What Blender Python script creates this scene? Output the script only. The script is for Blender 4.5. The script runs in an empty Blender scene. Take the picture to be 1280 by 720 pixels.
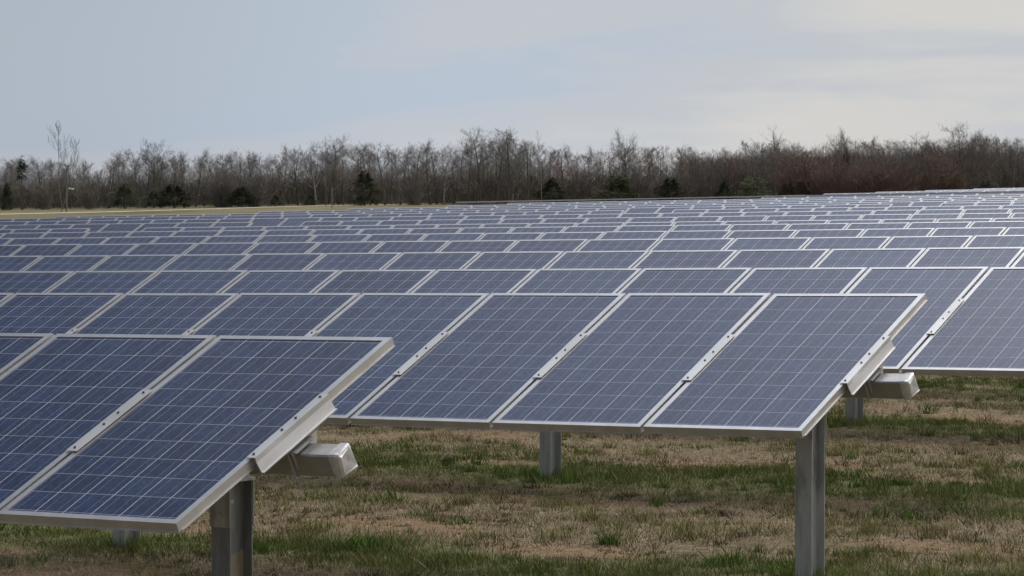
import bpy, math, random
import numpy as np
from mathutils import Matrix, Vector, Euler
random.seed(7); rng = np.random.default_rng(7)
R = math.radians
SC = bpy.context.scene
COL = SC.collection

# ------------------------------------------------------------------ camera
F = 3850.0                      # focal length in photo pixels (1280 wide)
PIT = -math.atan(125 / F)
CAMZ = 2.24
cd = bpy.data.cameras.new('camera'); cam = bpy.data.objects.new('camera', cd); COL.objects.link(cam)
cd.sensor_width = 36; cd.lens = 36 * F / 1280; cd.clip_start = 0.1; cd.clip_end = 9000
cam.location = (0, 0, CAMZ); cam.rotation_euler = (R(90) + PIT, 0, 0)
SC.camera = cam

# ------------------------------------------------------------------ sky and sun
SUN_AZ, SUN_EL = R(37), R(50)
sdir = Vector((math.sin(SUN_AZ) * math.cos(SUN_EL), math.cos(SUN_AZ) * math.cos(SUN_EL), math.sin(SUN_EL)))
w = bpy.data.worlds.new('World'); SC.world = w; w.use_nodes = True
nt = w.node_tree; nt.nodes.clear()
def N(t, tree=None, **kw):
    n = (tree or nt).nodes.new(t)
    for k, v in kw.items(): setattr(n, k, v)
    return n
L_ = nt.links.new
def vmath(tree, op, *a):
    n = N('ShaderNodeMath', tree, operation=op)
    for i, v in enumerate(a):
        if isinstance(v, (int, float)): n.inputs[i].default_value = v
        else: tree.links.new(v, n.inputs[i])
    return n.outputs[0]
def mixc(tree, fac, a, b, blend='MIX'):
    n = N('ShaderNodeMix', tree, data_type='RGBA', blend_type=blend)
    for i, v in ((0, fac), (6, a), (7, b)):
        if isinstance(v, (int, float)): n.inputs[i].default_value = v
        elif isinstance(v, tuple): n.inputs[i].default_value = (*v, 1)
        else: tree.links.new(v, n.inputs[i])
    return n.outputs[2]
def ramp(tree, fac, stops):
    n = N('ShaderNodeValToRGB', tree); cr = n.color_ramp; cr.interpolation = 'EASE'
    while len(cr.elements) < len(stops): cr.elements.new(0.5)
    for e, (p, c) in zip(cr.elements, stops):
        e.position = p; e.color = (*c, 1) if isinstance(c, tuple) else (c, c, c, 1)
    tree.links.new(fac, n.inputs[0]); return n.outputs[0]
def noise(tree, vec, scale, detail=4, rough=0.55, dist=0.0):
    n = N('ShaderNodeTexNoise', tree); n.inputs['Scale'].default_value = scale
    n.inputs['Detail'].default_value = detail; n.inputs['Roughness'].default_value = rough
    n.inputs['Distortion'].default_value = dist
    tree.links.new(vec, n.inputs['Vector']); return n.outputs['Fac']
def mapping(tree, vec, scale=(1, 1, 1), rot=(0, 0, 0), loc=(0, 0, 0)):
    n = N('ShaderNodeMapping', tree); n.inputs['Scale'].default_value = scale
    n.inputs['Rotation'].default_value = rot; n.inputs['Location'].default_value = loc
    tree.links.new(vec, n.inputs['Vector']); return n.outputs[0]
sky = N('ShaderNodeTexSky', sky_type='NISHITA'); sky.sun_disc = False
sky.sun_elevation = SUN_EL; sky.sun_rotation = SUN_AZ; sky.air_density = 1.0; sky.dust_density = 2.0
tc = N('ShaderNodeTexCoord'); gv = tc.outputs['Generated']
dot = N('ShaderNodeVectorMath', operation='DOT_PRODUCT'); L_(gv, dot.inputs[0]); dot.inputs[1].default_value = sdir
glow = vmath(nt, 'MULTIPLY', vmath(nt, 'POWER', vmath(nt, 'MAXIMUM', dot.outputs['Value'], 0.0), 9.0), 6.5)
c1 = noise(nt, mapping(nt, gv, (5, 5, 22), (0, R(12), 0), (0.3, 0.15, 0.62)), 1.0, 5, 0.5, 0.4)
c2 = noise(nt, mapping(nt, gv, (13, 13, 70), (0, R(-6), 0), (3, 1, 7)), 1.0, 6, 0.6, 0.9)
sep = N('ShaderNodeSeparateXYZ'); L_(gv, sep.inputs[0])
side = vmath(nt, 'MULTIPLY', sep.outputs['X'], 1.0)
hor = vmath(nt, 'POWER', vmath(nt, 'SUBTRACT', 1.0, vmath(nt, 'MINIMUM', vmath(nt, 'MAXIMUM', sep.outputs['Z'], 0.0), 1.0)), 60.0)
xz = vmath(nt, 'MINIMUM', vmath(nt, 'MAXIMUM', vmath(nt, 'MULTIPLY', vmath(nt, 'MULTIPLY', sep.outputs['X'], sep.outputs['Z']), 30.0), -0.1), 0.26)
cf = vmath(nt, 'ADD', vmath(nt, 'ADD', c1, vmath(nt, 'MULTIPLY', vmath(nt, 'SUBTRACT', c2, 0.5), 0.22)), vmath(nt, 'ADD', xz, vmath(nt, 'MULTIPLY', side, 0.35)))
cf = vmath(nt, 'ADD', cf, vmath(nt, 'MULTIPLY', hor, 0.10))
cloud = ramp(nt, cf, [(0.42, (4.8, 5.7, 7.0)), (0.57, (5.4, 5.9, 6.65)), (0.76, (6.75, 6.8, 6.8))])
lowsky = vmath(nt, 'POWER', vmath(nt, 'SUBTRACT', 1.0, vmath(nt, 'MINIMUM', vmath(nt, 'MAXIMUM', sep.outputs['Z'], 0.0), 1.0)), 5.0)
bk = N('ShaderNodeMapRange', interpolation_type='SMOOTHSTEP'); bk.inputs['From Min'].default_value = -0.36; bk.inputs['From Max'].default_value = -0.165
bk.inputs['To Min'].default_value = 0.38; bk.inputs['To Max'].default_value = 1.0
L_(vmath(nt, 'ADD', sep.outputs['X'], vmath(nt, 'MULTIPLY', vmath(nt, 'SUBTRACT', c1, 0.5), 0.25)), bk.inputs['Value'])
high = vmath(nt, 'MULTIPLY', vmath(nt, 'ADD', glow, 0.70), bk.outputs[0])      # a cloud bank with thinner, bluer sky beside it
bri = vmath(nt, 'ADD', vmath(nt, 'MULTIPLY', high, vmath(nt, 'SUBTRACT', 1.0, lowsky)), vmath(nt, 'MULTIPLY', lowsky, 1.03))
cl2 = mixc(nt, 1.0, cloud, bri, 'MULTIPLY')
tint = ramp(nt, vmath(nt, 'ADD', vmath(nt, 'MULTIPLY', side, 2.5), 0.5), [(0.05, (0.88, 0.86, 0.845)), (0.45, (1.0, 1.0, 1.0)), (0.9, (0.975, 0.975, 0.975))])
cl2 = mixc(nt, 1.0, cl2, tint, 'MULTIPLY')
warm = mixc(nt, vmath(nt, 'MULTIPLY', bk.outputs[0], vmath(nt, 'SUBTRACT', 1.0, lowsky)), (1.0, 1.0, 1.0), (1.07, 0.98, 0.93))
cl2 = mixc(nt, 1.0, cl2, warm, 'MULTIPLY')
skym = mixc(nt, 0.88, sky.outputs[0], cl2)
bg = N('ShaderNodeBackground'); bg.inputs['Strength'].default_value = 0.1
wo = N('ShaderNodeOutputWorld'); L_(skym, bg.inputs[0]); L_(bg.outputs[0], wo.inputs[0])

sl = bpy.data.lights.new('sun', 'SUN'); sl.energy = 1.5; sl.angle = R(14); sl.color = (1, 0.95, 0.88)
so = bpy.data.objects.new('sun', sl); COL.objects.link(so)
so.rotation_euler = sdir.to_track_quat('Z', 'Y').to_euler()
SC.view_settings.view_transform = 'Standard'; SC.view_settings.look = 'None'
SC.view_settings.exposure = 0.0; SC.view_settings.gamma = 1.0; SC.view_settings.use_curve_mapping = False

# ------------------------------------------------------------------ layout of the place
AZ = -0.59385                                            # direction of the rows
U2 = np.array([math.cos(AZ), math.sin(AZ)]); N2 = np.array([-math.sin(AZ), math.cos(AZ)])
PW, PWID, PLEN, PTH = 1.01, 0.988, 1.65, 0.040           # pitch, width, length, frame depth
def ray(x, y):
    X, Z = (x - 640) / F, (360 - y) / F
    return np.array([X, math.cos(PIT) - Z * math.sin(PIT), math.sin(PIT) + Z * math.cos(PIT)])
def on_row(x, y, D):
    d = ray(x, y); p = d * (D / (N2 @ d[:2])); p[2] += CAMZ; return p
# every row: D (distance across the rows of its upper edge), line z = z0 + b*s, tilt
ROWS = {}
TOPS = {1: (-0.5242, 13.6736, -0.6612), 2: (2.3766, 17.6166, -0.6021), 3: (3.5591, 22.9209, -0.5853), 4: (3.8809, 28.7831, -0.5597)}
TILT = {1: 0.4363, 2: 0.4334, 3: 0.4309, 4: 0.4309}
SEAM = {}
for k, P in TOPS.items():
    P = np.array(P); P[2] += CAMZ; s = U2 @ P[:2]
    ROWS[k] = dict(D=N2 @ P[:2], b=0.01865, z0=P[2] - 0.01865 * s, tilt=TILT[k], seam=s)
MEAS = {5: (31.05, 306, 300, 293.8, 102.5), 6: (36.1, 297.7, 291, 283.8, 76.9), 7: (41.1, 291.2, 284, 276, 59.5),
        8: (46.1, 286.4, 280, 271.6, 113), 9: (51.1, 280.6, 274.7, 265, 51.2), 10: (56.1, 276.6, 269.4, 260, 75),
        11: (67.2, 273.2, 265.6, 255.6, 50.6), 12: (72.2, 271.2, 263, 251.6, 70), 13: (77.2, 268.8, 260.8, 249, 324),
        14: (82.2, 267, 258.9, 246.5, 436), 15: (87.2, 265.6, 257.1, 244.2, 560), 16: (92.2, 264.2, 255.3, 242, 635),
        17: (98, 263.5, 251.0, 239.4, 600), 18: (104, 262.0, 251.0, 238.6, 955), 19: (110, 260.5, 250.0, 237.2, 1030),
        20: (116, 259.5, 249.0, 236.0, 1095), 21: (122, 258.5, 248.2, 235.0, 1157), 22: (128, 257.5, 247.4, 234.0, 1217)}
for k, (D, a, b, c, sx) in MEAS.items():
    pts = [on_row(x, y, D) for x, y in ((0, a), (640, b), (1280, c))]
    ss = [U2 @ p[:2] for p in pts]; zz = [p[2] for p in pts]
    m, q = np.polyfit(ss, zz, 1)
    pt = on_row(sx, b, D)
    ROWS[k] = dict(D=D, b=m, z0=q, tilt=-0.002 if k == 17 else 0.431, seam=U2 @ pt[:2])
def s_at(k, x):
    return U2 @ on_row(x, 250, ROWS[k]['D'])[:2]
KS = sorted(ROWS)
GD = np.array([0.0] + [ROWS[k]['D'] - 0.75 for k in KS] + [150.0])
GB = np.array([ROWS[1]['b']] + [ROWS[k]['b'] for k in KS] + [ROWS[22]['b']])
GZ = np.array([ROWS[1]['z0'] - 1.64] + [ROWS[k]['z0'] - (1.30 if k == 17 else 1.64) for k in KS] + [ROWS[22]['z0'] - 1.64])
for _ in range(1):                                       # soften the steps between rows
    GZ[6:-1] = (GZ[5:-2] + 2 * GZ[6:-1] + GZ[7:]) / 4
def ground_z(X, Y):
    X = np.asarray(X, float); Y = np.asarray(Y, float)
    s = X * U2[0] + Y * U2[1]; D = X * N2[0] + Y * N2[1]
    lim = np.clip(D, 8, 150); smin, smax = -lim * 0.96 - 2, -lim * 0.40 + 2
    sc = np.clip(s, smin, smax)
    near = np.interp(D, GD, GZ) + np.interp(D, GD, GB) * sc
    yb = np.interp(X / np.maximum(Y, 1), [-0.3, -0.166, -0.06, 0, 0.06, 0.166, 0.3], [266, 262.3, 256.4, 255.6, 253.8, 247, 244])
    far = CAMZ - (yb - 235) * 480 / F
    t = np.clip((Y - 120) / 330, 0, 1); t = t * t * (3 - 2 * t)
    return near * (1 - t) + far * t
def hit_ground(x, y):
    d = ray(x, y); lo, hi = 5.0, 900.0
    prev = lo
    for t in np.arange(100, 900, 2.0):
        if CAMZ + d[2] * t < ground_z(d[0] * t, d[1] * t):
            return d[0] * t, d[1] * t
    return d[0] * 480, d[1] * 480

# ------------------------------------------------------------------ helpers
def tag(o, label=None, cat=None, group=None, kind=None):
    if label: o['label'] = label
    if cat: o['category'] = cat
    if group: o['group'] = group
    if kind: o['kind'] = kind
    return o
def empty(name, loc, rz=0):
    o = bpy.data.objects.new(name, None); COL.objects.link(o); o.location = loc; o.rotation_euler = (0, 0, rz)
    o.empty_display_size = 0.2; return o
def link(name, me, parent=None, mat=None):
    o = bpy.data.objects.new(name, me); COL.objects.link(o)
    if parent: o.parent = parent
    return o
class MB:
    def __init__(self): self.v = []; self.f = []; self.m = []
    def add(self, vs, fs, mi=0):
        b = len(self.v); self.v += [tuple(v) for v in vs]; self.f += [tuple(b + i for i in f) for f in fs]; self.m += [mi] * len(fs)
    def box(self, c0, c1, mi=0):
        x0, y0, z0 = c0; x1, y1, z1 = c1
        self.add([(x0,y0,z0),(x1,y0,z0),(x1,y1,z0),(x0,y1,z0),(x0,y0,z1),(x1,y0,z1),(x1,y1,z1),(x0,y1,z1)],
                 [(0,3,2,1),(4,5,6,7),(0,1,5,4),(1,2,6,5),(2,3,7,6),(3,0,4,7)], mi)
    def prism(self, prof, axis, a, b, mi=0):
        n = len(prof)
        def P(p, t): return {'x': (t, p[0], p[1]), 'y': (p[0], t, p[1]), 'z': (p[0], p[1], t)}[axis]
        vs = [P(p, a) for p in prof] + [P(p, b) for p in prof]
        fs = [(i, (i + 1) % n, n + (i + 1) % n, n + i) for i in range(n)] + [tuple(range(n))[::-1], tuple(range(n, 2 * n))]
        self.add(vs, fs, mi)
    def seg(self, p, q, r0, r1, n=3, mi=0):
        p = Vector(p); q = Vector(q); d = (q - p)
        if d.length < 1e-6: return
        a = d.orthogonal().normalized(); b = d.normalized().cross(a)
        vs = [p + (a * math.cos(2 * math.pi * i / n) + b * math.sin(2 * math.pi * i / n)) * r0 for i in range(n)]
        vs += [q + (a * math.cos(2 * math.pi * i / n) + b * math.sin(2 * math.pi * i / n)) * r1 for i in range(n)]
        self.add(vs, [(i, (i + 1) % n, n + (i + 1) % n, n + i) for i in range(n)], mi)
    def mesh(self, name, *mats):
        me = bpy.data.meshes.new(name); me.from_pydata(self.v, [], self.f)
        for m in mats: me.materials.append(m)
        if any(self.m): me.polygons.foreach_set('material_index', self.m)
        me.update(); 
        import bmesh
        bm = bmesh.new(); bm.from_mesh(me); bmesh.ops.recalc_face_normals(bm, faces=bm.faces); bm.to_mesh(me); bm.free()
        return me
def big_mesh(name, verts, k, mat):
    """verts: (n*k,3) array of n faces with k corners each"""
    n = len(verts) // k
    me = bpy.data.meshes.new(name); me.vertices.add(n * k); me.loops.add(n * k); me.polygons.add(n)
    me.vertices.foreach_set('co', verts.astype(np.float32).ravel())
    me.loops.foreach_set('vertex_index', np.arange(n * k, dtype=np.int32))
    me.polygons.foreach_set('loop_start', np.arange(0, n * k, k, dtype=np.int32))
    me.polygons.foreach_set('loop_total', np.full(n, k, dtype=np.int32))
    me.materials.append(mat); me.update(calc_edges=True); return me

# ------------------------------------------------------------------ materials
def mat(name, col=(0.5, 0.5, 0.5), rough=0.6, metal=0.0, spec=0.5):
    m = bpy.data.materials.new(name); m.use_nodes = True
    b = m.node_tree.nodes['Principled BSDF']
    b.inputs['Base Color'].default_value = (*col, 1); b.inputs['Roughness'].default_value = rough
    b.inputs['Metallic'].default_value = metal; b.inputs['Specular IOR Level'].default_value = spec
    return m, m.node_tree, b
def noisy(name, c0, c1, scale, rough=0.7, metal=0.0, spec=0.4, stretch=(1, 1, 1), c2=None, coord='Object', bump=0.0, dist=0.01):
    m, t, b = mat(name, c0, rough, metal, spec)
    tcn = N('ShaderNodeTexCoord', t)
    f = noise(t, mapping(t, tcn.outputs[coord], stretch), scale, 5, 0.6)
    st = [(0.32, c0), (0.68, c1)] if c2 is None else [(0.3, c0), (0.5, c1), (0.72, c2)]
    t.links.new(ramp(t, f, st), b.inputs['Base Color'])
    if bump:
        bn = N('ShaderNodeBump', t); bn.inputs['Strength'].default_value = bump; bn.inputs['Distance'].default_value = dist
        t.links.new(f, bn.inputs['Height']); t.links.new(bn.outputs[0], b.inputs['Normal'])
    return m
M = {}
M['frame'] = noisy('anodised_aluminium', (0.57, 0.575, 0.58), (0.67, 0.675, 0.68), 6, 0.36, 0.85, 0.5, (1, 1, 1))
M['rail'] = noisy('mill_aluminium', (0.56, 0.57, 0.575), (0.68, 0.69, 0.695), 9, 0.42, 0.75, 0.5, (1, 0.2, 1))
M['bolt'] = noisy('dark_bolt_steel', (0.06, 0.06, 0.06), (0.12, 0.11, 0.1), 80, 0.5, 0.7)
M['tube'] = noisy('galvanised_tube', (0.34, 0.345, 0.35), (0.50, 0.505, 0.51), 7, 0.34, 0.85, 0.5, (0.4, 1, 1))
M['galv'] = noisy('galvanised_steel', (0.24, 0.25, 0.255), (0.44, 0.455, 0.46), 9, 0.5, 0.3, 0.5, (1, 1, 0.25), (0.34, 0.35, 0.355))
M['cap'] = noisy('white_foil', (0.46, 0.47, 0.49), (0.68, 0.68, 0.69), 14, 0.32, 0.35, 0.5, (1, 1, 1), bump=0.35, dist=0.02)
M['back'] = mat('white_backsheet', (0.55, 0.55, 0.55), 0.7)[0]
# rusty galvanised post
m, t, b = mat('weathered_post_steel', (0.2, 0.2, 0.2), 0.55, 0.4)
tcn = N('ShaderNodeTexCoord', t)
f = noise(t, mapping(t, tcn.outputs['Object'], (10, 10, 2.5)), 1, 5, 0.65)
f2 = noise(t, mapping(t, tcn.outputs['Object'], (5, 5, 1.2), (0, 0, 0), (3, 5, 0.6)), 1, 4, 0.6)
base = ramp(t, f, [(0.3, (0.14, 0.15, 0.155)), (0.7, (0.28, 0.29, 0.30))])
sw = N('ShaderNodeSeparateXYZ', t); t.links.new(tcn.outputs['Object'], sw.inputs[0])
web = vmath(t, 'LESS_THAN', vmath(t, 'ABSOLUTE', sw.outputs['Y']), 0.069)
low = vmath(t, 'LESS_THAN', vmath(t, 'ADD', sw.outputs['Z'], vmath(t, 'MULTIPLY', f, 0.12)), 0.78)
stain = vmath(t, 'MULTIPLY', vmath(t, 'MULTIPLY', web, low), ramp(t, f2, [(0.38, 0.15), (0.55, 0.9)]))
t.links.new(mixc(t, stain, base, (0.42, 0.33, 0.19)), b.inputs['Base Color'])
M['post_rusty'] = m

# solar glass: 6 x 10 polycrystalline cells with thin metal lines
m, t, b = mat('solar_cells', (0.02, 0.04, 0.1), 0.12, 0.0, 0.5)
tcn = N('ShaderNodeTexCoord', t); sp = N('ShaderNodeSeparateXYZ', t); t.links.new(tcn.outputs['Object'], sp.inputs[0])
CS = 0.1553
def line_mask(coord, offset, period, half):
    """1 inside a line of half width `half` around multiples of `period`"""
    a = vmath(t, 'PINGPONG', vmath(t, 'ADD', coord, offset), period / 2)
    return vmath(t, 'LESS_THAN', a, half)
gx = line_mask(sp.outputs['X'], 0.0, CS, 0.0026)
gy = line_mask(sp.outputs['Y'], 0.0, CS, 0.0019)
b1 = line_mask(sp.outputs['X'], CS * 0.27, CS, 0.0010)
b2 = line_mask(sp.outputs['X'], -CS * 0.27, CS, 0.0010)
oi = N('ShaderNodeObjectInfo', t)
vo = N('ShaderNodeTexVoronoi', t); vo.inputs['Scale'].default_value = 55
t.links.new(tcn.outputs['Object'], vo.inputs['Vector'])
sv = N('ShaderNodeSeparateXYZ', t); t.links.new(vo.outputs['Color'], sv.inputs[0])
cellid = N('ShaderNodeCombineXYZ', t)
t.links.new(vmath(t, 'FLOOR', vmath(t, 'DIVIDE', sp.outputs['X'], CS)), cellid.inputs[0])
t.links.new(vmath(t, 'FLOOR', vmath(t, 'DIVIDE', sp.outputs['Y'], CS)), cellid.inputs[1])
t.links.new(vmath(t, 'MULTIPLY', oi.outputs['Random'], 97.0), cellid.inputs[2])
wn = N('ShaderNodeTexWhiteNoise', t); t.links.new(cellid.outputs[0], wn.inputs['Vector'])
var = vmath(t, 'ADD', vmath(t, 'MULTIPLY', sv.outputs[0], 0.50), vmath(t, 'ADD', vmath(t, 'MULTIPLY', wn.outputs['Value'], 0.25), vmath(t, 'MULTIPLY', oi.outputs['Random'], 0.3)))
colr = ramp(t, var, [(0.12, (0.003, 0.013, 0.050)), (0.5, (0.013, 0.029, 0.092)), (0.88, (0.026, 0.054, 0.134))])
c = mixc(t, vmath(t, 'MULTIPLY', vmath(t, 'MAXIMUM', b1, b2), 0.62), colr, (0.34, 0.37, 0.44))
c = mixc(t, vmath(t, 'MULTIPLY', gy, 0.85), c, (0.30, 0.33, 0.41))
c = mixc(t, vmath(t, 'MULTIPLY', gx, 0.9), c, (0.46, 0.49, 0.56))
dust = noise(t, mapping(t, tcn.outputs['Object'], (3, 1.2, 1)), 2.0, 5, 0.6)
c = mixc(t, vmath(t, 'MULTIPLY', dust, 0.05), c, (0.30, 0.29, 0.27))
t.links.new(c, b.inputs['Base Color'])
b.inputs['IOR'].default_value = 1.5
M['cells'] = m

# ground
m, t, b = mat('field_ground', (0.2, 0.18, 0.1), 0.95, 0, 0.1)
tcn = N('ShaderNodeTexCoord', t); gco = tcn.outputs['Object']
rowv = mapping(t, gco, (1, 1, 0), (0, 0, -AZ))           # x along rows, y across
rs = N('ShaderNodeSeparateXYZ', t); t.links.new(rowv, rs.inputs[0])
bandc = vmath(t, 'PINGPONG', vmath(t, 'ADD', rs.outputs['Y'], -20.6), 2.52)   # 0 under a row of panels
nb = noise(t, mapping(t, rowv, (0.35, 0.9, 1)), 1.0, 5, 0.6)
nf = noise(t, rowv, 14.0, 7, 0.75)
nm = noise(t, mapping(t, rowv, (0.6, 1.6, 1), (0, 0, 0), (5, 2, 0)), 1.0, 5, 0.65)
g = vmath(t, 'ADD', vmath(t, 'ADD', vmath(t, 'MULTIPLY', bandc, -0.40), 0.42), vmath(t, 'ADD', vmath(t, 'MULTIPLY', nb, 0.9), vmath(t, 'MULTIPLY', nf, 0.35)))
greenf = ramp(t, vmath(t, 'SUBTRACT', g, 0.35), [(0.25, 0.0), (0.6, 1.0)])
straw = ramp(t, nf, [(0.34, (0.075, 0.059, 0.037)), (0.48, (0.185, 0.150, 0.094)), (0.64, (0.36, 0.30, 0.205))])
green = ramp(t, nf, [(0.3, (0.055, 0.065, 0.025)), (0.5, (0.12, 0.14, 0.052)), (0.7, (0.22, 0.215, 0.10))])
c = mixc(t, greenf, straw, green)
def sn(a, k, b=0.0): return vmath(t, 'SINE', vmath(t, 'ADD', vmath(t, 'MULTIPLY', a, k), b))
S_, D_ = rs.outputs['X'], rs.outputs['Y']
pa = vmath(t, 'MULTIPLY', sn(S_, 0.7, 7.0), vmath(t, 'SINE', vmath(t, 'ADD', vmath(t, 'MULTIPLY', D_, 2.47), vmath(t, 'ADD', 14.0, vmath(t, 'MULTIPLY', sn(S_, 0.49), 0.6)))))
pb = vmath(t, 'MULTIPLY', sn(S_, 1.61, 11.9), sn(D_, 3.99, -7.0))
patch = vmath(t, 'ADD', vmath(t, 'MULTIPLY', vmath(t, 'ADD', pa, pb), 0.5), vmath(t, 'MULTIPLY', vmath(t, 'SUBTRACT', nm, 0.5), 0.5))
dirt = ramp(t, nf, [(0.35, (0.13, 0.092, 0.058)), (0.5, (0.25, 0.18, 0.11)), (0.65, (0.36, 0.27, 0.17))])
c = mixc(t, ramp(t, patch, [(0.30, 0.0), (0.44, 0.95)]), c, dirt)                     # bare soil     # bare dirt
c = mixc(t, ramp(t, noise(t, mapping(t, rowv, (1.2, 3, 1), (0, 0, 0), (9, 4, 0)), 1.0, 5, 0.7), [(0.58, 0.0), (0.72, 0.7)]), c, (0.085, 0.062, 0.042))
gs = N('ShaderNodeSeparateXYZ', t); t.links.new(gco, gs.inputs[0])
unm = N('ShaderNodeMapRange', t, interpolation_type='SMOOTHSTEP'); unm.inputs['From Min'].default_value = 140; unm.inputs['From Max'].default_value = 190
t.links.new(gs.outputs['Y'], unm.inputs['Value'])
rough_grass = ramp(t, noise(t, mapping(t, gco, (0.05, 0.02, 1)), 1.0, 6, 0.7), [(0.35, (0.10, 0.095, 0.05)), (0.5, (0.155, 0.142, 0.08)), (0.66, (0.22, 0.20, 0.12))])
c = mixc(t, unm.outputs[0], c, rough_grass)             # unmown meadow outside the array
t.links.new(c, b.inputs['Base Color'])
bn = N('ShaderNodeBump', t); bn.inputs['Strength'].default_value = 0.8; bn.inputs['Distance'].default_value = 0.05
t.links.new(nf, bn.inputs['Height']); t.links.new(bn.outputs[0], b.inputs['Normal'])
M['ground'] = m
M['gravel'] = noisy('gravel', (0.58, 0.53, 0.45), (0.74, 0.68, 0.58), 2.5, 0.95, 0, 0.1)
M['grass'] = noisy('green_grass', (0.085, 0.135, 0.03), (0.15, 0.21, 0.05), 3.0, 0.8, 0, 0.2, (1, 1, 1), (0.23, 0.265, 0.085))
M['grass_y'] = noisy('olive_grass', (0.14, 0.155, 0.05), (0.22, 0.225, 0.085), 3.0, 0.85, 0, 0.2, (1, 1, 1), (0.31, 0.30, 0.14))
M['weed'] = noisy('weed_green', (0.09, 0.16, 0.03), (0.16, 0.25, 0.06), 5.0, 0.8, 0, 0.2)
M['thatch'] = noisy('dead_thatch', (0.065, 0.048, 0.033), (0.12, 0.09, 0.06), 3.0, 0.9, 0, 0.1)
M['straw'] = noisy('dry_straw', (0.29, 0.24, 0.155), (0.48, 0.41, 0.285), 7.0, 0.9, 0, 0.15, (1, 1, 1), (0.66, 0.58, 0.43))
M['bark'] = noisy('grey_bark', (0.10, 0.092, 0.082), (0.17, 0.155, 0.138), 3.0, 0.9, 0, 0.1)
M['bark_pale'] = noisy('pale_bark', (0.20, 0.185, 0.165), (0.34, 0.32, 0.29), 2.0, 0.9, 0, 0.1)
M['twig'] = noisy('grey_brown_twigs', (0.17, 0.156, 0.142), (0.26, 0.24, 0.22), 0.6, 0.9, 0, 0.1)
M['twig_red'] = noisy('reddish_twigs', (0.185, 0.135, 0.115), (0.27, 0.205, 0.178), 0.6, 0.9, 0, 0.1)
M['twig_dark'] = noisy('dark_twigs', (0.155, 0.145, 0.134), (0.235, 0.222, 0.205), 0.3, 0.9, 0, 0.1)
M['needle'] = noisy('cedar_green', (0.026, 0.036, 0.022), (0.065, 0.078, 0.042), 1.2, 0.9, 0, 0.1)
M['needle_l'] = noisy('olive_green', (0.045, 0.056, 0.026), (0.095, 0.10, 0.05), 1.2, 0.9, 0, 0.1)
M['pole'] = noisy('weathered_wood_pole', (0.20, 0.18, 0.155), (0.29, 0.265, 0.235), 2, 0.85)
M['white'] = mat('white_paint', (0.8, 0.8, 0.78), 0.5)[0]

# ------------------------------------------------------------------ ground and road
def grid_ground():
    ys = np.concatenate([np.arange(-30, 0, 5), np.arange(0, 60, 0.8), np.arange(60, 160, 2.5), np.arange(160, 600, 10), [650, 750, 900, 1200, 1800, 3000, 6000]])
    xs = np.concatenate([[-4000, -1500, -600, -300], np.arange(-180, -40, 10), np.arange(-40, 40.1, 0.8), np.arange(50, 181, 10), [300, 600, 1500, 4000]])
    X, Y = np.meshgrid(xs, ys); Z = ground_z(X, Y)
    Z += 0.03 * np.sin(X * 1.3 + Y * 0.7) * np.sin(Y * 0.9 - X * 0.4) * (Y < 60)
    nx, ny = len(xs), len(ys)
    v = np.stack([X, Y, Z], -1).reshape(-1, 3)
    f = [(j * nx + i, j * nx + i + 1, (j + 1) * nx + i + 1, (j + 1) * nx + i) for j in range(ny - 1) for i in range(nx - 1)]
    me = bpy.data.meshes.new('ground'); me.from_pydata([tuple(a) for a in v], [], f); me.materials.append(M['ground'])
    for p in me.polygons: p.use_smooth = True
    return tag(link('ground', me), kind='structure')
grid_ground()
def gz(x, y): return float(ground_z(x, y)) + (0.03 * math.sin(x * 1.3 + y * 0.7) * math.sin(y * 0.9 - x * 0.4) if y < 60 else 0)
rp = [hit_ground(x, y) for x, y in ((-160, 271.5), (0, 268.2), (160, 264.8), (320, 259.8), (460, 256.6), (600, 254.0))]
mb = MB(); prev = None
for i in range(len(rp) - 1):
    for q in range(8):
        a = q / 8; x = rp[i][0] * (1 - a) + rp[i + 1][0] * a; y = rp[i][1] * (1 - a) + rp[i + 1][1] * a
        cur = [(x, y - 5, gz(x, y - 5) + 0.05), (x, y + 5, gz(x, y + 5) + 0.05)]
        if prev: mb.add([prev[0], cur[0], cur[1], prev[1]], [(0, 1, 2, 3)])
        prev = cur
tag(link('gravel_road', mb.mesh('gravel_road', M['gravel'])), kind='structure')

# ------------------------------------------------------------------ solar rows
HW, HL, LIP = PWID / 2, PLEN / 2, 0.032
def frame_bars(mb, mi=0):
    for (x0, y0, x1, y1) in ((-HW, -HL, HW, -HL + LIP), (-HW, HL - LIP, HW, HL), (-HW, -HL + LIP, -HW + LIP, HL - LIP), (HW - LIP, -HL + LIP, HW, HL - LIP)):
        mb.box((x0, y0, -PTH), (x1, y1, 0), mi)
fm = MB(); frame_bars(fm)
lip = 0.006                                              # thin bottom flange standing proud
fm.box((-HW, -HL - lip, -PTH - 0.003), (HW, -HL + 0.02, -PTH - 0.0005))
fm.box((HW - 0.02, -HL + 0.02, -PTH - 0.003), (HW + lip, HL, -PTH - 0.0005))
FRAME = fm.mesh('frame', M['frame'])
gm = MB(); gm.box((-HW + LIP, -HL + LIP, -0.012), (HW - LIP, HL - LIP, -0.004)); 
GLASS = gm.mesh('solar_glass', M['cells'])
for p in GLASS.polygons: pass
fp = MB(); frame_bars(fp, 0); fp.box((-HW + LIP, -HL + LIP, -0.012), (HW - LIP, HL - LIP, -0.004), 1)
FARPANEL = fp.mesh('solar_panel', M['frame'], M['cells'])
fe = MB(); frame_bars(fe, 0); fe.box((-HW + LIP, -HL + LIP, -0.012), (HW - LIP, HL - LIP, -0.004), 1)
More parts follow.
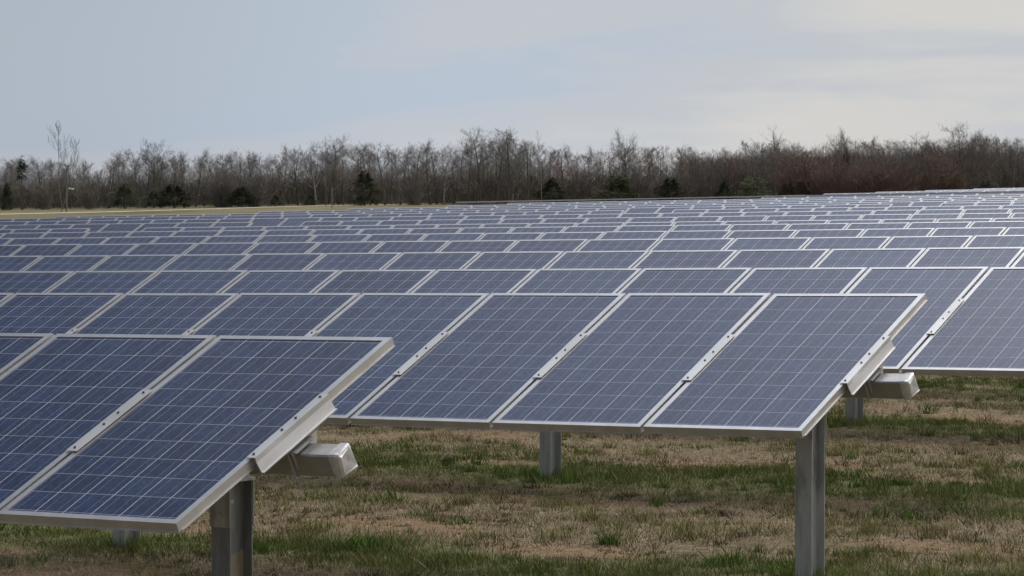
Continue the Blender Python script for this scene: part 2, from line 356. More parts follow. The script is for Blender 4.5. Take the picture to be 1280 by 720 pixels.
# clamp rail across the tube at every seam (origin at the seam, on the upper surface)
RA, RB = 0.565, -0.565
rmb = MB()
def rail_mesh(end):
    r = MB(); y0, y1 = -0.29, 0.275
    if not end:
        r.box((-0.032, y0, 0.0048), (0.032, y1, 0.008))
        r.box((-0.0095, y0, -0.085), (0.0095, y1, 0.002))
        r.box((-0.045, y0, -0.088), (0.045, y1, -0.0855))
    else:
        r.prism([(-0.022, 0.008), (0.026, 0.008), (0.026, -0.016), (0.036, -0.062), (0.048, -0.062), (0.048, -0.067), (0.032, -0.067), (0.022, -0.018), (0.022, 0.0048), (-0.022, 0.0048)], 'y', y0, y1)
    return r.mesh('clamp_rail', M['rail'])
RAIL, ENDRAIL = rail_mesh(False), rail_mesh(True)
bmz = MB()
bmz.prism([(0.0068 * math.cos(i * math.pi / 3), 0.0068 * math.sin(i * math.pi / 3)) for i in range(6)], 'z', 0.0085, 0.0125)
BOLTS = bmz.mesh('bolts', M['bolt'])
# saddle strap between tube and rail
sm = MB()
sm.prism([(-0.075, -0.088), (0.075, -0.088), (0.062, -0.100), (-0.062, -0.100)], 'x', -0.05, 0.05)
sm.box((-0.006, -0.063, -0.220), (0.006, -0.056, -0.1005)); sm.box((-0.006, 0.056, -0.220), (0.006, 0.063, -0.1005)); sm.box((-0.006, -0.063, -0.2245), (0.006, 0.063, -0.2205))
SADDLE = sm.mesh('tube_strap', M['galv'])
gus = MB(); gus.prism([(-0.07, -0.089), (0.13, -0.089), (0.10, -0.16), (-0.05, -0.20)], 'x', 0.02, 0.026)
GUSSET = gus.mesh('gusset', M['rail'])

TB = 0.054                                               # half side of the torque tube
TOFF = 0.162                                             # tube axis below the upper surface
def tube_prof():
    c = 0.007; return [(TB - c, -TB), (TB, -TB + c), (TB, TB - c), (TB - c, TB), (-TB + c, TB), (-TB, TB - c), (-TB, -TB + c), (-TB + c, -TB)]
def post_mesh(h, material):
    p = MB(); fw, d, tf, tw = 0.052, 0.078, 0.007, 0.006
    p.prism([(-fw, -d), (fw, -d), (fw, -d + tf), (tw, -d + tf), (tw, d - tf), (fw, d - tf), (fw, d), (-fw, d), (-fw, d - tf), (-tw, d - tf), (-tw, -d + tf), (-fw, -d + tf)], 'z', -0.25, h)
    return p.mesh('post', material)
def bracket_mesh():
    p = MB()
    p.box((-0.056, -0.084, -0.30), (0.056, -0.0785, -0.105)); p.box((-0.056, 0.0785, -0.30), (0.056, 0.084, -0.105))
    p.box((-0.060, -0.09, -0.104), (0.060, 0.09, -0.092))
    p.prism([(-0.085, -0.0915), (0.085, -0.0915), (0.085, 0.02), (0.06, 0.075), (0.0, 0.092), (-0.06, 0.075), (-0.085, 0.02)], 'x', -0.028, 0.028)
    for z in (-0.15, -0.25):
        p.prism([(0.013 * math.cos(i * math.pi / 3), z + 0.013 * math.sin(i * math.pi / 3)) for i in range(6)], 'y', -0.094, -0.0845)
    p.prism([(-0.03, -0.2), (-0.015, -0.2), (-0.015, -0.185), (-0.03, -0.185)], 'x', 0.0065, 0.02)
    return p.mesh('bearing', M['galv'])
BEAR = bracket_mesh()
def cap_mesh():
    p = MB(); a = TB + 0.004
    rings = []
    for x, k in ((-0.035, 1.0), (-0.008, 1.025), (0.012, 0.95), (0.018, 0.80)):
        rings.append([(x + 0.008 * math.sin(5 * i + x * 90), y * k * a / TB, z * k * a / TB) for i, (y, z) in enumerate(tube_prof())])
    n = 8
    vs = [v for r in rings for v in r]
    fs = [(r * n + i, r * n + (i + 1) % n, (r + 1) * n + (i + 1) % n, (r + 1) * n + i) for r in range(3) for i in range(n)] + [tuple(range(3 * n, 4 * n))]
    p.add(vs, fs); return p.mesh('end_cap', M['cap'])
CAP = cap_mesh()
POSTS = []
ORD = ['', 'front', 'second', 'third', 'fourth', 'fifth', 'sixth', 'seventh', 'eighth', 'ninth', 'tenth', 'eleventh', 'twelfth', 'thirteenth',
       'fourteenth', 'fifteenth', 'sixteenth', 'seventeenth', 'eighteenth', 'nineteenth', 'twentieth', 'twenty-first', 'twenty-second']

def post_at(k, xp, yp):
    """where along row k a post shows at pixel column xp"""
    d = ray(xp, yp); Dp = ROWS[k]['D'] - HL * math.cos(ROWS[k]['tilt']) + TOFF * math.sin(ROWS[k]['tilt'])
    p = d * (Dp / (N2 @ d[:2])); return U2 @ p[:2]
PSP = post_at(2, 1011, 600) - post_at(2, 157, 680)
def build_row(k, i0, i1, label, end_right=False, end_left=False, posts_s=None):
    """panels i0..i1-1; panel i spans seam - PW*(i+1) .. seam - PW*i along the row (i grows away to the far end)"""
    r = ROWS[k]; tilt, b, D = r['tilt'], r['b'], r['D']; near = k <= 4
    ux = math.cos(math.atan(b)); slope = math.atan(b)
    rot = Euler((tilt, 0, 0)).to_matrix(); rot = Matrix.Rotation(-slope, 3, 'Y') @ rot
    yv = rot @ Vector((0, 1, 0)); zv = rot @ Vector((0, 0, 1)); xv = rot @ Vector((1, 0, 0))
    s0 = r['seam'] - PW * i0 * ux
    def top(s): return Vector((s, D, r['z0'] + b * s))   # local row frame: x along, y across, z up
    base = top(s0) - yv * HL - zv * TOFF
    wx = base.x * U2[0] + base.y * N2[0]; wy = base.x * U2[1] + base.y * N2[1]
    org = Vector((base.x, base.y, gz(wx, wy)))
    root = empty('solar_panel_row', (wx, wy, org.z), AZ)
    tag(root, label, 'solar panels', 'rows of solar panels in the field')
    eul = rot.to_euler()
    def place(name, me, loc, parent=root, e=eul):
        o = link(name, me, parent); o.location = loc - org if parent is root else loc
        if parent is root: o.rotation_euler = e
        return o
    for i in range(i0, i1):
        s = r['seam'] - PW * (i + 0.5) * ux
        jt = random.uniform(-0.0015, 0.0015)
        c = top(s) - yv * HL + zv * jt
        if near:
            p = place('solar_panel', FRAME, c)
            g_ = link('solar_glass', GLASS, p)
        else:
            p = place('solar_panel', FARPANEL, c)
        p.rotation_euler = (eul.x + random.uniform(-0.0025, 0.0025), eul.y + random.uniform(-0.0012, 0.0012), eul.z)
    if k <= 8:
        for i in range(i0, i1 + 1):
            s = r['seam'] - PW * i * ux; c = top(s) - yv * HL
            isend = (end_right and i == i0)
            rl = place('clamp_rail', ENDRAIL if isend else RAIL, c - xv * (0.011 if isend else 0))
            if near:
                
                for yb_ in (-0.262, -0.05, 0.055, 0.245): link('bolt', BOLTS, rl).location = (0, yb_, 0)
                link('tube_strap', SADDLE, rl)
                if isend: link('gusset', GUSSET, rl)
    # torque tube
    sa = s0 + (0.23 if end_right else 0.1); sb = r['seam'] - PW * i1 * ux - 0.15
    tm = MB(); tm.prism(tube_prof(), 'x', -(sa - sb) / ux, 0)
    tub = place('torque_tube', tm.mesh('torque_tube', M['tube']), top(sa) - yv * HL - zv * TOFF)
    if end_right:
        link('end_cap', CAP, tub)
    # posts
    ps = posts_s if posts_s is not None else []
    s_first = ps[0] if ps else s0 - 1.2
    ss = list(ps); s = s_first - PSP
    while s > sb + 0.5: ss.append(s); s -= PSP
    s = s_first + PSP
    while s < sa - 0.3: ss.append(s); s += PSP
    for s in ss:
        ax = top(s) - yv * HL - zv * TOFF
        wx_, wy_ = ax.x * U2[0] + ax.y * N2[0], ax.x * U2[1] + ax.y * N2[1]
        g0 = gz(wx_, wy_); h = ax.z - g0 - 0.104
        if near: POSTS.append((wx_, wy_))
        if near:
            po = place('post', post_mesh(h, M['post_rusty'] if k == 1 else M['galv']), Vector((ax.x, ax.y, g0)), e=(0, 0, 0))
            br = place('bearing', BEAR, ax, e=(0, 0, 0))
        else:
            pm = MB(); pm.box((-0.05, -0.075, -0.2), (0.05, 0.075, h + 0.08))
            place('post', pm.mesh('post', M['galv']), Vector((ax.x, ax.y, g0)), e=(0, 0, 0))
    return root
def idx(k, x): return (ROWS[k]['seam'] - s_at(k, x)) / PW
LEFT, RIGHT = -60, 1345
lab = {
 1: 'front row of tilted blue panels with the rust-stained steel post under its capped tube end',
 2: 'second row of tilted panels with its free end and tall plain grey post',
 3: 'third row of tilted panels, running on past the free end of the second row',
 4: 'fourth row of tilted panels counting back from the front'}
build_row(1, 0, int(idx(1, LEFT)) + 1, lab[1], True, posts_s=[post_at(1, 288, 660)])
build_row(2, 0, int(idx(2, LEFT)) + 1, lab[2], True, posts_s=[post_at(2, 1011, 600)])
build_row(3, math.floor(idx(3, RIGHT)), int(idx(3, LEFT)) + 1, lab[3], posts_s=[post_at(3, 687, 560)])
build_row(4, math.floor(idx(4, RIGHT)), int(idx(4, LEFT)) + 1, lab[4], posts_s=[post_at(4, 1067, 510)])
for k in (5, 6, 7, 10):
    build_row(k, math.floor(idx(k, RIGHT)), int(idx(k, LEFT)) + 1, f'{ORD[k]} row of tilted panels counting back from the front')
gaps = {8: (113, 182), 9: (309, 381), 11: (781, 843), 12: (1137, 1177)}
starts = {8: LEFT, 9: LEFT, 11: LEFT, 12: 70}
for k, (ga, gb) in gaps.items():
    # the far (left) piece ends at ga, the near (right) piece begins at gb
    ia = round(idx(k, ga)); ib = idx(k, gb)
    build_row(k, ia, int(idx(k, starts[k]) + 0.5) + (1 if k != 12 else 0), f'{ORD[k]} row of panels from the front, piece on the lamp pole side of its gap', False)
    sv_ = ROWS[k]['seam']; ROWS[k]['seam'] = s_at(k, gb)
    build_row(k, math.floor(idx(k, RIGHT)), 0, f'{ORD[k]} row of panels from the front, longer piece beyond its gap')
    ROWS[k]['seam'] = sv_
for k in range(13, 23):
    build_row(k, math.floor(idx(k, RIGHT)), 0, f'{ORD[k]} row of panels, ' + ('seen edge on with a dark gap below' if k == 17 else 'one of the thin far lines below the trees'))

# ------------------------------------------------------------------ grass (uncountable)
def clumps(n, pts, sig, cond):
    """tuft positions gathered in clumps of sizes SIG, kept by density COND(s, D)"""
    X = rng.uniform(-1, 1, n); Y = 15.5 + 25 * rng.uniform(0, 1, n) ** 1.15; X = X * (0.185 * Y + 0.4)
    s = X * U2[0] + Y * U2[1]; D = X * N2[0] + Y * N2[1]
    k = rng.uniform(0, 1, n) < cond(s, D); s, D = s[k], D[k]; n = len(s)
    m_ = rng.poisson(pts, n) + 1; sg = sig * rng.gamma(2.0, 0.5, n)
    i_ = np.repeat(np.arange(n), m_)
    ss = s[i_] + rng.normal(0, 1, len(i_)) * sg[i_] * 1.5; DD = D[i_] + rng.normal(0, 1, len(i_)) * sg[i_]
    tall = rng.gamma(5, 0.2, n)[i_] * rng.uniform(0.6, 1.3, len(i_))
    return ss * U2[0] + DD * N2[0], ss * U2[1] + DD * N2[1], tall
def grass_field(name, label, pos, hgt, wid, lean, material, blades, low=0.4):
    X, Y, tall = pos; out = []; m_ = len(X)
    Z = ground_z(X, Y) + 0.03 * np.sin(X * 1.3 + Y * 0.7) * np.sin(Y * 0.9 - X * 0.4)
    for _ in range(blades):
        bx = X + rng.normal(0, 0.022, m_); by = Y + rng.normal(0, 0.022, m_)
        a = rng.uniform(0, 2 * np.pi, m_); a2 = rng.uniform(0, 2 * np.pi, m_)
        h = hgt * tall * rng.uniform(low, 1.25, m_); l = h * lean * rng.uniform(0.1, 1.4, m_)
        wv = wid * rng.uniform(0.6, 1.4, m_)
        p0 = np.stack([bx - np.cos(a) * wv, by - np.sin(a) * wv, Z - 0.01], -1)
        p1 = np.stack([bx + np.cos(a) * wv, by + np.sin(a) * wv, Z - 0.01], -1)
        p2 = np.stack([bx + np.cos(a2) * l, by + np.sin(a2) * l, Z + h], -1)
        out.append(np.stack([p0, p1, p2], 1).reshape(-1, 3))
    o = link(name, big_mesh(name, np.concatenate(out), 3, material))
    return tag(o, label, 'grass', kind='stuff')
def pn(s, D, fs, fd, ph):                                # cheap smooth noise
    return (np.sin(s * fs + ph) * np.sin(D * fd * 1.3 + ph * 2 + 0.6 * np.sin(s * fs * 0.7)) + np.sin(s * fs * 2.3 + 1.7 * ph) * np.sin(D * fd * 2.1 - ph)) / 2
def band(D): return np.abs((D - 20.6 + 2.52) % 5.04 - 2.52)
def soil(s, D): return 1 - 0.85 * (pn(s, D, 0.7, 1.9, 7.0) > 0.34)
def green_c(s, D):
    v = 1.18 - 1.05 * band(D) + 0.55 * pn(s, D, 0.8, 1.1, 1.0) + 0.6 * pn(s, D, 2.1, 2.6, 4.0) - 0.10 * np.clip(20 - D, 0, 5)
    return np.clip(v, 0.05, 1) * soil(s, D)
def sparse_c(s, D): return np.clip(0.22 + 0.7 * pn(s, D, 1.3, 2.1, 2.0), 0.02, 1) * soil(s, D)
def straw_c(s, D):
    v = 0.30 + 0.36 * band(D) - 0.45 * pn(s, D, 0.9, 1.6, 1.0) - 0.5 * (pn(s, D, 0.7, 1.9, 7.0) > 0.36)
    return np.clip(v, 0.05, 0.95)
grass_field('green_grass', 'short green grass growing in broken bands under and between the panel rows', clumps(8500, 14, 0.10, green_c), 0.046, 0.0030, 0.9, M['grass'], 6)
wx = lambda s, D: np.clip(0.5 * (pn(s, D, 1.9, 2.7, 5.0) > 0.25) + 0.05, 0, 1)
grass_field('weeds', 'bright green leafy weeds scattered singly over the straw', clumps(1500, 16, 0.05, wx), 0.060, 0.006, 0.9, M['weed'], 5)
pp = np.array([p for p in POSTS if abs(p[0]) < 0.19 * p[1] + 0.3]); pr_ = np.repeat(pp, 90, 0) + rng.normal(0, 0.13, (len(pp) * 90, 2))
grass_field('post_grass', 'longer green grass left standing round the feet of the posts', (pr_[:, 0], pr_[:, 1], rng.uniform(0.5, 1.4, len(pr_))), 0.09, 0.003, 0.6, M['grass'], 5)
grass_field('olive_grass', 'yellowish green grass tufts mixed among the straw', clumps(13000, 7, 0.07, sparse_c), 0.055, 0.0028, 0.9, M['grass_y'], 6)
grass_field('dry_grass', 'pale dry mown straw scattered over the open lanes between the rows', clumps(10500, 9, 0.09, straw_c), 0.028, 0.0024, 1.7, M['straw'], 5, 0.1)
grass_field('dead_grass', 'dark brown dead thatch lying between the straw', clumps(7500, 8, 0.08, lambda s, D: np.clip(0.4 + 0.6 * pn(s, D, 1.1, 2.3, 3.0), 0.05, 1)), 0.030, 0.003, 1.6, M['thatch'], 5)

# ------------------------------------------------------------------ trees
def bare_tree(seed, H=10.0, spread=0.33, first=0.25, r0=0.13, levels=5, trunk_lean=0.05, up=0.55, dens=1.0, multi=1):
    rd = random.Random(seed); tr = MB(); cr = MB()
    def rv(s): return Vector((rd.gauss(0, s), rd.gauss(0, s), rd.gauss(0, s)))
    def branch(p, d, length, r, lev):
        n = 4 if lev <= 1 else 3; p = Vector(p); d = d.normalized()
        for i in range(n):
            d2 = (d + rv(0.095) + Vector((0, 0, 0.16 * up))).normalized()
            q = p + d2 * length / n; ra = r * (1 - 0.65 * i / n); rb = r * (1 - 0.65 * (i + 1) / n)
            cr.seg(p, q, max(ra, 0.0075), max(rb, 0.005), 3)
            if lev < levels:
                for _ in range(2 if rd.random() < 0.55 * dens else 1):
                    a = d2.orthogonal().normalized(); a.rotate(Matrix.Rotation(rd.uniform(0, 6.28), 3, d2))
                    nd = (d2 * rd.uniform(0.5, 0.95) + a * rd.uniform(0.5, 0.95) + Vector((0, 0, 0.35 * up))).normalized()
                    branch(p.lerp(q, rd.uniform(0.3, 1)), nd, length * rd.uniform(0.42, 0.66), rb * 0.6, lev + 1)
            p, d = q, d2
    for mlt in range(multi):
        p = Vector((rd.gauss(0, 0.12) * (multi > 1), rd.gauss(0, 0.12) * (multi > 1), -0.3)); d = Vector((rd.gauss(0, trunk_lean), rd.gauss(0, trunk_lean), 1)).normalized()
        if multi > 1: d = (d + rv(0.16)).normalized(); d.z = abs(d.z)
        n = 11; hh = H * (1 if mlt == 0 else rd.uniform(0.7, 0.95)); z = 0
        for i in range(n):
            d2 = (d + rv(0.038) + Vector((0, 0, 0.08))).normalized(); q = p + d2 * (hh + 0.3) / n
            f0, f1 = i / n, (i + 1) / n
            ra, rb = r0 * (1 - f0) ** 0.8 + 0.012, r0 * (1 - f1) ** 0.8 + 0.010
            tr.seg(p, q, ra, rb, 6)
            if f1 > first:
                for _ in range(rd.choice((2, 2, 3))):
                    a = d2.orthogonal().normalized(); a.rotate(Matrix.Rotation(rd.uniform(0, 6.28), 3, d2))
                    nd = (d2 * rd.uniform(0.45, 0.95) + a).normalized()
                    ln = hh * spread * rd.uniform(0.65, 1.15) * (1.15 - 0.72 * f1) * (0.75 + 0.5 * min(1, (f1 - first) * 3))
                    branch(p.lerp(q, rd.random()), nd, ln, rb * 0.55 + 0.006, 2)
            p, d = q, d2
    return tr, cr
def evergreen(seed, H=4.0, Wd=1.6, cone=True, nclump=420):
    rd = random.Random(seed); tr = MB(); cr = MB()
    tr.seg((0, 0, -0.2), (0, 0, H * 0.92), 0.10, 0.02, 6)
    for i in range(nclump):
        f = rd.random() ** 0.8
        if cone: rad = Wd * (1 - f) ** 0.8 * (0.35 + 0.65 * min(1, f * 6)) + 0.05
        else: rad = Wd * math.sqrt(max(0, 1 - f ** 1.7)) * (0.8 + 0.25 * math.sin(f * 11 + seed)) + 0.08
        a = rd.uniform(0, 6.283); rr = rad * math.sqrt(rd.uniform(0.15, 1)) * (1 + 0.20 * math.sin(3 * a + seed + f * 9) + 0.16 * math.sin(5 * a - f * 17 + 2 * seed))
        c = Vector((rr * math.cos(a), rr * math.sin(a), 0.05 + f * H * 0.97 * (0.86 + 0.14 * math.sin(2 * a + seed))))
        for _ in range(7):
            o = Vector((rd.gauss(0, 0.13), rd.gauss(0, 0.13), rd.gauss(0, 0.10)))
            d = Vector((math.cos(a) + rd.gauss(0, 0.5), math.sin(a) + rd.gauss(0, 0.5), rd.gauss(0.25, 0.5))).normalized() * rd.uniform(0.14, 0.3)
            sd = d.orthogonal().normalized() * rd.uniform(0.03, 0.06)
            p = c + o
            cr.add([p - sd, p + sd, p + d], [(0, 1, 2)])
    return tr, cr
def shrub_mesh(seed, H=3.0, n=26):
    rd = random.Random(seed); cr = MB()
    def br(p, d, l, r, lev):
        for i in range(3):
            d = (d + Vector((rd.gauss(0, 0.14), rd.gauss(0, 0.14), rd.gauss(0.06, 0.1)))).normalized(); q = p + d * l / 3
            cr.seg(p, q, r, r * 0.8, 3)
            if lev < 3:
                for _ in range(2):
                    nd = (d + Vector((rd.gauss(0, 0.6), rd.gauss(0, 0.6), rd.gauss(0.1, 0.4)))).normalized(); br(p.lerp(q, rd.random()), nd, l * rd.uniform(0.35, 0.6), r * 0.7, lev + 1)
            p = q
    for i in range(n):
        a = rd.uniform(0, 6.28); t_ = rd.uniform(0, 0.7)
        br(Vector((rd.gauss(0, 0.3), rd.gauss(0, 0.3), -0.1)), Vector((math.cos(a) * t_, math.sin(a) * t_, 1)).normalized(), H * rd.uniform(0.5, 0.85), 0.02, 1)
    return cr
PROTO = []
specs = [dict(seed=11), dict(seed=12, spread=0.40, first=0.2, r0=0.16), dict(seed=13, spread=0.26, first=0.3, r0=0.11), dict(seed=14, spread=0.36, first=0.35, r0=0.15),
         dict(seed=25, spread=0.32, first=0.22, r0=0.12), dict(seed=16, spread=0.44, first=0.28, r0=0.17), dict(seed=17, spread=0.3, first=0.45, r0=0.13)]
for s_ in specs:
    tr, cr = bare_tree(**s_)
    PROTO.append((tr.mesh('trunk', M['bark']), cr.mesh('crown', M['twig']), cr.mesh('crown', M['twig_dark']), cr.mesh('crown', M['twig_red'])))
tr, cr = bare_tree(31, spread=0.22, first=0.42, r0=0.10, levels=3, up=1.3)
PALE = (tr.mesh('trunk', M['bark_pale']), cr.mesh('crown', M['twig']))
TRUNKP = [p[0].copy() for p in PROTO]
for me in TRUNKP: me.materials[0] = M['bark_pale']
def tree_at(px, Y, H, trunk_me, crown_me, name, label, group=None, rz=0.0, wide=1.0, base_h=10.0):
    X = (px - 640) / F * Y; z = gz(X, Y)
    root = empty(name, (X, Y, z), rz); sc = H / base_h; root.scale = (sc * wide, sc * wide, sc)
    tag(root, label, 'tree', group)
    link('trunk', trunk_me, root); link('crown', crown_me, root)
    return root
def ytop(x): return float(np.interp(x, [-150, 0, 60, 110, 190, 260, 330, 380, 415, 450, 500, 540, 600, 650, 700, 740, 780, 830, 880, 930, 970, 1010, 1060, 1110, 1160, 1210, 1260, 1400],
                                [197, 198, 198, 196, 188, 193, 191, 188, 181, 182, 183, 184, 172, 172, 184, 187, 178, 185, 183, 181, 170, 180, 174, 178, 170, 168, 171, 170]))
def height_for(px, Y, yt):
    X = (px - 640) / F * Y; return CAMZ + (235 - yt) / F * Y - gz(X, Y)
def zone(px):
    return ('behind the lamp pole' if px < 190 else 'between the lamp pole and the pale post' if px < 400 else 'beyond the pale post' if px < 560 else
            'in the tall middle stretch of the wood' if px < 720 else 'behind the crest of far panels' if px < 930 else 'behind the level far rows' if px < 1110 else 'in the dense dark end of the wood')
i = 0
for layer, (Y0, step, drop) in enumerate(((478, 18, 0), (492, 20, 2), (508, 26, 4))):
    px = -70 + layer * 5
    while px < 1350:
        q = px + random.uniform(-6, 6); Y = Y0 + random.uniform(-6, 6)
        yt = ytop(q) + random.uniform(-2, 9) + (random.random() < 0.25) * 8 + drop
        H = height_for(q, Y, yt)
        pr = random.randrange(len(PROTO)); cm = PROTO[pr][random.choice((1, 3, 3) if 880 < q < 1090 else (1, 1, 1, 2, 3) if q > 700 else (1, 1, 2))]
        pale = random.random() < 0.12
        kind = 'pale-trunked' if pale else 'slim grey'
        tree_at(q, Y, H * 0.93, TRUNKP[pr] if pale else PROTO[pr][0], cm, 'bare_tree', f'{kind} leafless tree {zone(q)}', f'{kind} leafless trees {zone(q)}', random.uniform(0, 6.28), random.uniform(0.95, 1.4))
        px += step * random.uniform(0.75, 1.3)
# the trees one can single out
for (px, yt, pr, wd, lb) in ((193, 183, 1, 1.0, 'rounded leafless tree rising a little over the wood above the dark cedars'), (418, 178, 1, 0.95, 'broad leafless tree with a bushy top directly over the pale post'),
        (600, 165, 3, 1.15, 'tall spreading leafless tree that stands highest in the middle of the wood'), (636, 163, 2, 1.2, 'tall narrow leafless tree right beside the highest spreading tree'),
        (782, 172, 5, 0.8, 'leafless tree with an upright fan of branches above the olive evergreen'), (1062, 170, 5, 0.8, 'leafless tree with a wide crown above the reddish brush'),
        (1205, 164, 1, 1.1, 'large leafless tree topping the dense dark end of the wood')):
    tree_at(px, 474, height_for(px, 474, yt) * 0.95, PROTO[pr][0], PROTO[pr][1], 'bare_tree', lb, None, random.uniform(0, 6), wd)
tree_at(971, 474, height_for(971, 474, 160) * 0.98, *PALE, 'bare_tree', 'pale leafless poplar with steep upright limbs standing above the wood', None, 1.0, 1.5)
# thin young trees in front of the wood
tr, cr = bare_tree(43, spread=0.2, first=0.22, r0=0.03, levels=4, up=1.8, multi=2)
YT, YC = tr.mesh('trunk', M['bark_pale']), cr.mesh('crown', M['twig'])
tr, cr = bare_tree(44, spread=0.15, first=0.3, r0=0.045, levels=3, up=1.2)
YT2, YC2 = tr.mesh('trunk', M['bark_pale']), cr.mesh('crown', M['twig_red'])
tree_at(76, 425, height_for(76, 425, 156), YT, YC, 'young_tree', 'tall thin young tree with a whip-like top beside the lamp pole', None, 0.4, 1.1)
tree_at(677, 425, height_for(677, 425, 165), YT2, YC2, 'young_tree', 'thin young tree with a pale stem and reddish twigs, taller than the wood', None, 2.0, 0.9)
tree_at(408, 430, height_for(408, 430, 195), YT2, YC2, 'young_tree', 'thin young tree with reddish twigs close to the pale post', None, 4.0, 1.0)
# evergreens
EV = []
for sd, cone, colr_ in ((1, True, 'needle'), (2, False, 'needle'), (3, True, 'needle_l'), (4, False, 'needle_l')):
    tr, cr = evergreen(sd, 4.0, 1.5 if cone else 1.9, cone); EV.append((tr.mesh('trunk', M['bark']), cr.mesh('crown', M[colr_])))
for (px, yt, e, wd, lb) in ((9, 229, 0, 1.0, 'dark conical cedar standing alone at the very edge of the wood'), (156, 228, 1, 1.0, 'dark rounded cedar bush in front of the wood near the lamp pole'),
        (192, 236, 1, 0.8, 'small dark cedar bush between two bigger ones'), (217, 231, 1, 1.1, 'wide dark cedar bush beside the small one'), (302, 233, 1, 1.25, 'broad low dark cedar under the grey trees before the pale post'),
        (345, 243, 1, 1.0, 'low dark cedar just beyond the broad low one'), (388, 243, 1, 1.1, 'low dark cedar at the foot of the pale post'), (772, 216, 3, 1.0, 'olive green evergreen mass below the fan-shaped leafless tree'), (838, 222, 1, 0.8, 'dark evergreen beyond the olive green mass'), (942, 220, 3, 1.0, 'large olive green evergreen just above the level far panels'),
        (905, 226, 1, 0.7, 'small dark evergreen next to the large olive one'), (985, 228, 3, 0.7, 'small olive evergreen on the other side of the large olive one'), (1232, 224, 1, 0.9, 'dark evergreen low in the dense dark end of the wood'),
        (456, 214, 1, 0.6, 'dark evergreen half hidden in the grey wood beyond the pale post'), (690, 222, 1, 1.0, 'dark evergreen behind the young tree with the pale stem')):
    tree_at(px, 462, height_for(px, 462, yt), *EV[e], 'evergreen_tree', lb, None, random.uniform(0, 6), wd * (0.8 if px < 30 or 540 < px < 570 else 1.6), 4.0)
# pine with a dark tuft at the left edge, taller than the bushes
tr, cr = evergreen(9, 4.0, 0.7, False, 200); 
PT = MB(); PT.seg((0, 0, -0.2), (0.1, 0, 6.4), 0.11, 0.05, 6)
PC = MB(); PC.v = [(x + 0.1, y, z * 0.9 + 4.2) for x, y, z in cr.v]; PC.f = cr.f; PC.m = cr.m
tree_at(27, 470, height_for(27, 470, 193), PT.mesh('trunk', M['bark']), PC.mesh('crown', M['needle']), 'pine_tree', 'dark pine with a tufted top just behind the lone conical cedar', None, 0, 1, 7.9)
tree_at(1058, 476, height_for(1058, 476, 183), bpy.data.meshes['trunk.001'] if False else PT.mesh('trunk', M['bark']), PC.mesh('crown', M['needle']), 'pine_tree', 'dark pine top showing through the leafless crowns above the reddish brush', None, 2, 1, 7.9)
# shrubs with reddish twigs
SH = [shrub_mesh(60 + j).mesh('shrub', M['twig_red']) for j in range(3)] + [shrub_mesh(64 + j).mesh('shrub', M['twig']) for j in range(2)]
for j in range(34):
    px = random.uniform(980, 1190) if j < 18 else random.choice((random.uniform(270, 330), random.uniform(790, 960), random.uniform(40, 120), random.uniform(400, 560)))
    Y = 466 + random.uniform(-5, 5); X = (px - 640) / F * Y
    o = link('shrub', SH[random.randrange(3)] if j < 18 else SH[3 + random.randrange(2)]); o.location = (X, Y, gz(X, Y)); o.rotation_euler = (0, 0, random.uniform(0, 6))
    hs = random.uniform(1.6, 2.4) if j < 18 else random.uniform(1.2, 1.9); o.scale = (hs, hs, hs)
    tag(o, 'reddish leafless shrub in the brush behind the level far rows' if j < 18 else 'leafless brownish shrub at the foot of the wood', 'shrub', 'reddish shrubs behind the far rows' if j < 18 else 'brownish shrubs along the wood')
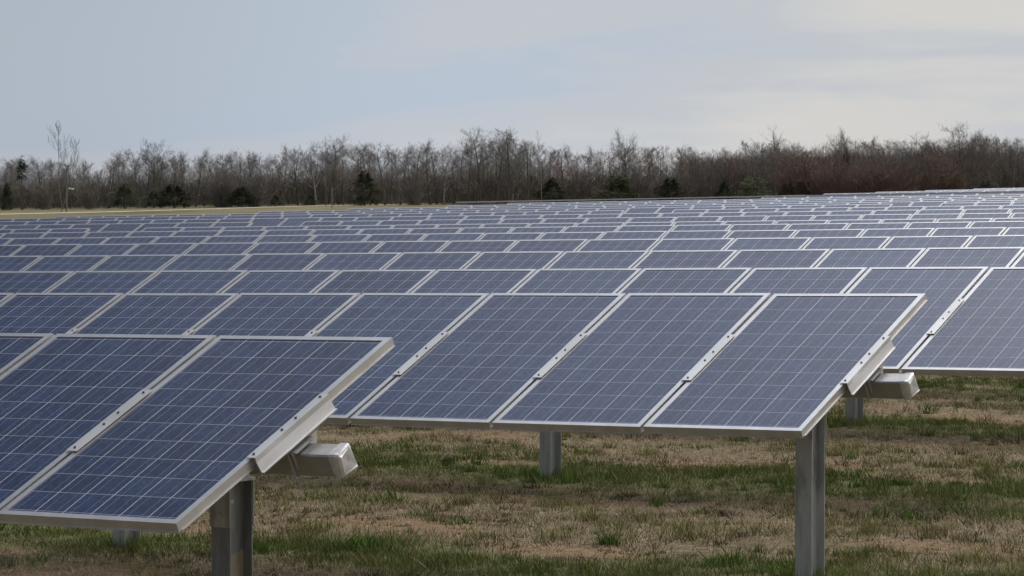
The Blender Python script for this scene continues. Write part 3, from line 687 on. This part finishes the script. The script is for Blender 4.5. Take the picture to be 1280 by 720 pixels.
# the depth of the wood: one mass of stems and twigs nobody could count
def thicket(name, label, n, Y0, Y1, hmul, wid, material, xs=(-110, 110), seed=3):
    r2 = np.random.default_rng(seed)
    X = r2.uniform(*xs, n); Y = r2.uniform(Y0, Y1, n); px = 640 + X / Y * F
    top = np.array([CAMZ + (235 - ytop(p)) / F * y for p, y in zip(px, Y)]) - ground_z(X, Y)
    Zg = ground_z(X, Y)
    out = []
    f0 = r2.uniform(0, 1, n) ** 1.2 * hmul; ln = top * r2.uniform(0.1, 0.34, n)
    a = r2.uniform(0, 2 * np.pi, n); el = r2.uniform(0.5, 1.5, n)
    p0 = np.stack([X, Y, Zg + f0 * top], -1)
    dv = np.stack([np.cos(a) * np.cos(el), np.sin(a) * np.cos(el), np.sin(el)], -1) * ln[:, None]
    wv = np.stack([np.ones(n), np.zeros(n), np.zeros(n)], -1) * (wid * r2.uniform(0.5, 1.5, n))[:, None]
    q = np.stack([p0 - wv, p0 + wv, p0 + dv], 1).reshape(-1, 3)
    wv2 = np.stack([np.zeros(n), np.ones(n), np.zeros(n)], -1) * (wid * r2.uniform(0.5, 1.5, n))[:, None]
    q2 = np.stack([p0 - wv2, p0 + wv2, p0 + dv], 1).reshape(-1, 3)
    o = link(name, big_mesh(name, np.concatenate([q, q2]), 3, material))
    return tag(o, label, 'woodland', kind='stuff')
thicket('woodland', 'grey depth of the leafless wood behind the single trees', 60000, 500, 560, 0.56, 0.013, M['twig'], seed=3)
thicket('dark_wood', 'dense dark mass of twigs at the thick end of the wood', 60000, 486, 530, 0.70, 0.018, M['twig_dark'], (28, 112), 8)
thicket('woodland_undergrowth', 'dark brushy undergrowth filling the lower half of the wood', 100000, 484, 540, 0.33, 0.032, M['twig_dark'], seed=4)

# ------------------------------------------------------------------ poles at the wood edge
def pole(px, yt, Y, name, label, cat, r, material):
    X = (px - 640) / F * Y; z = gz(X, Y); h = CAMZ + (235 - yt) / F * Y - z
    root = empty(name, (X, Y, z)); tag(root, label, cat)
    p = MB(); p.seg((0, 0, -0.3), (0, 0, h), r, r * 0.8, 10); p.seg((0, 0, h), (0, 0, h + 0.03), r * 0.8, 0.01, 10)
    link('pole', p.mesh('pole', material), root); return root, h
root, h = pole(83.5, 233, 415, 'lamp_post', 'thin wooden lamp pole with a white lamp head at the edge of the field', 'lamp post', 0.10, M['pole'])
hd = MB(); hd.seg((0, 0, h - 0.35), (0.28, -0.1, h - 0.2), 0.02, 0.02, 6)
link('lamp_arm', hd.mesh('lamp_arm', M['galv']), root)
hd = MB(); hd.prism([(0.22, -0.62), (0.98, -0.70), (1.02, -0.62), (0.92, -0.52), (0.30, -0.44)], 'y', -0.28, 0.12)
hd.v = [(x, y, z + h + 0.28) for x, y, z in hd.v]
link('lamp_head', hd.mesh('lamp_head', M['white']), root)
root, h = pole(415, 234, 410, 'marker_post', 'short pale post at the edge of the field before the wood', 'post', 0.07, M['bark_pale'])
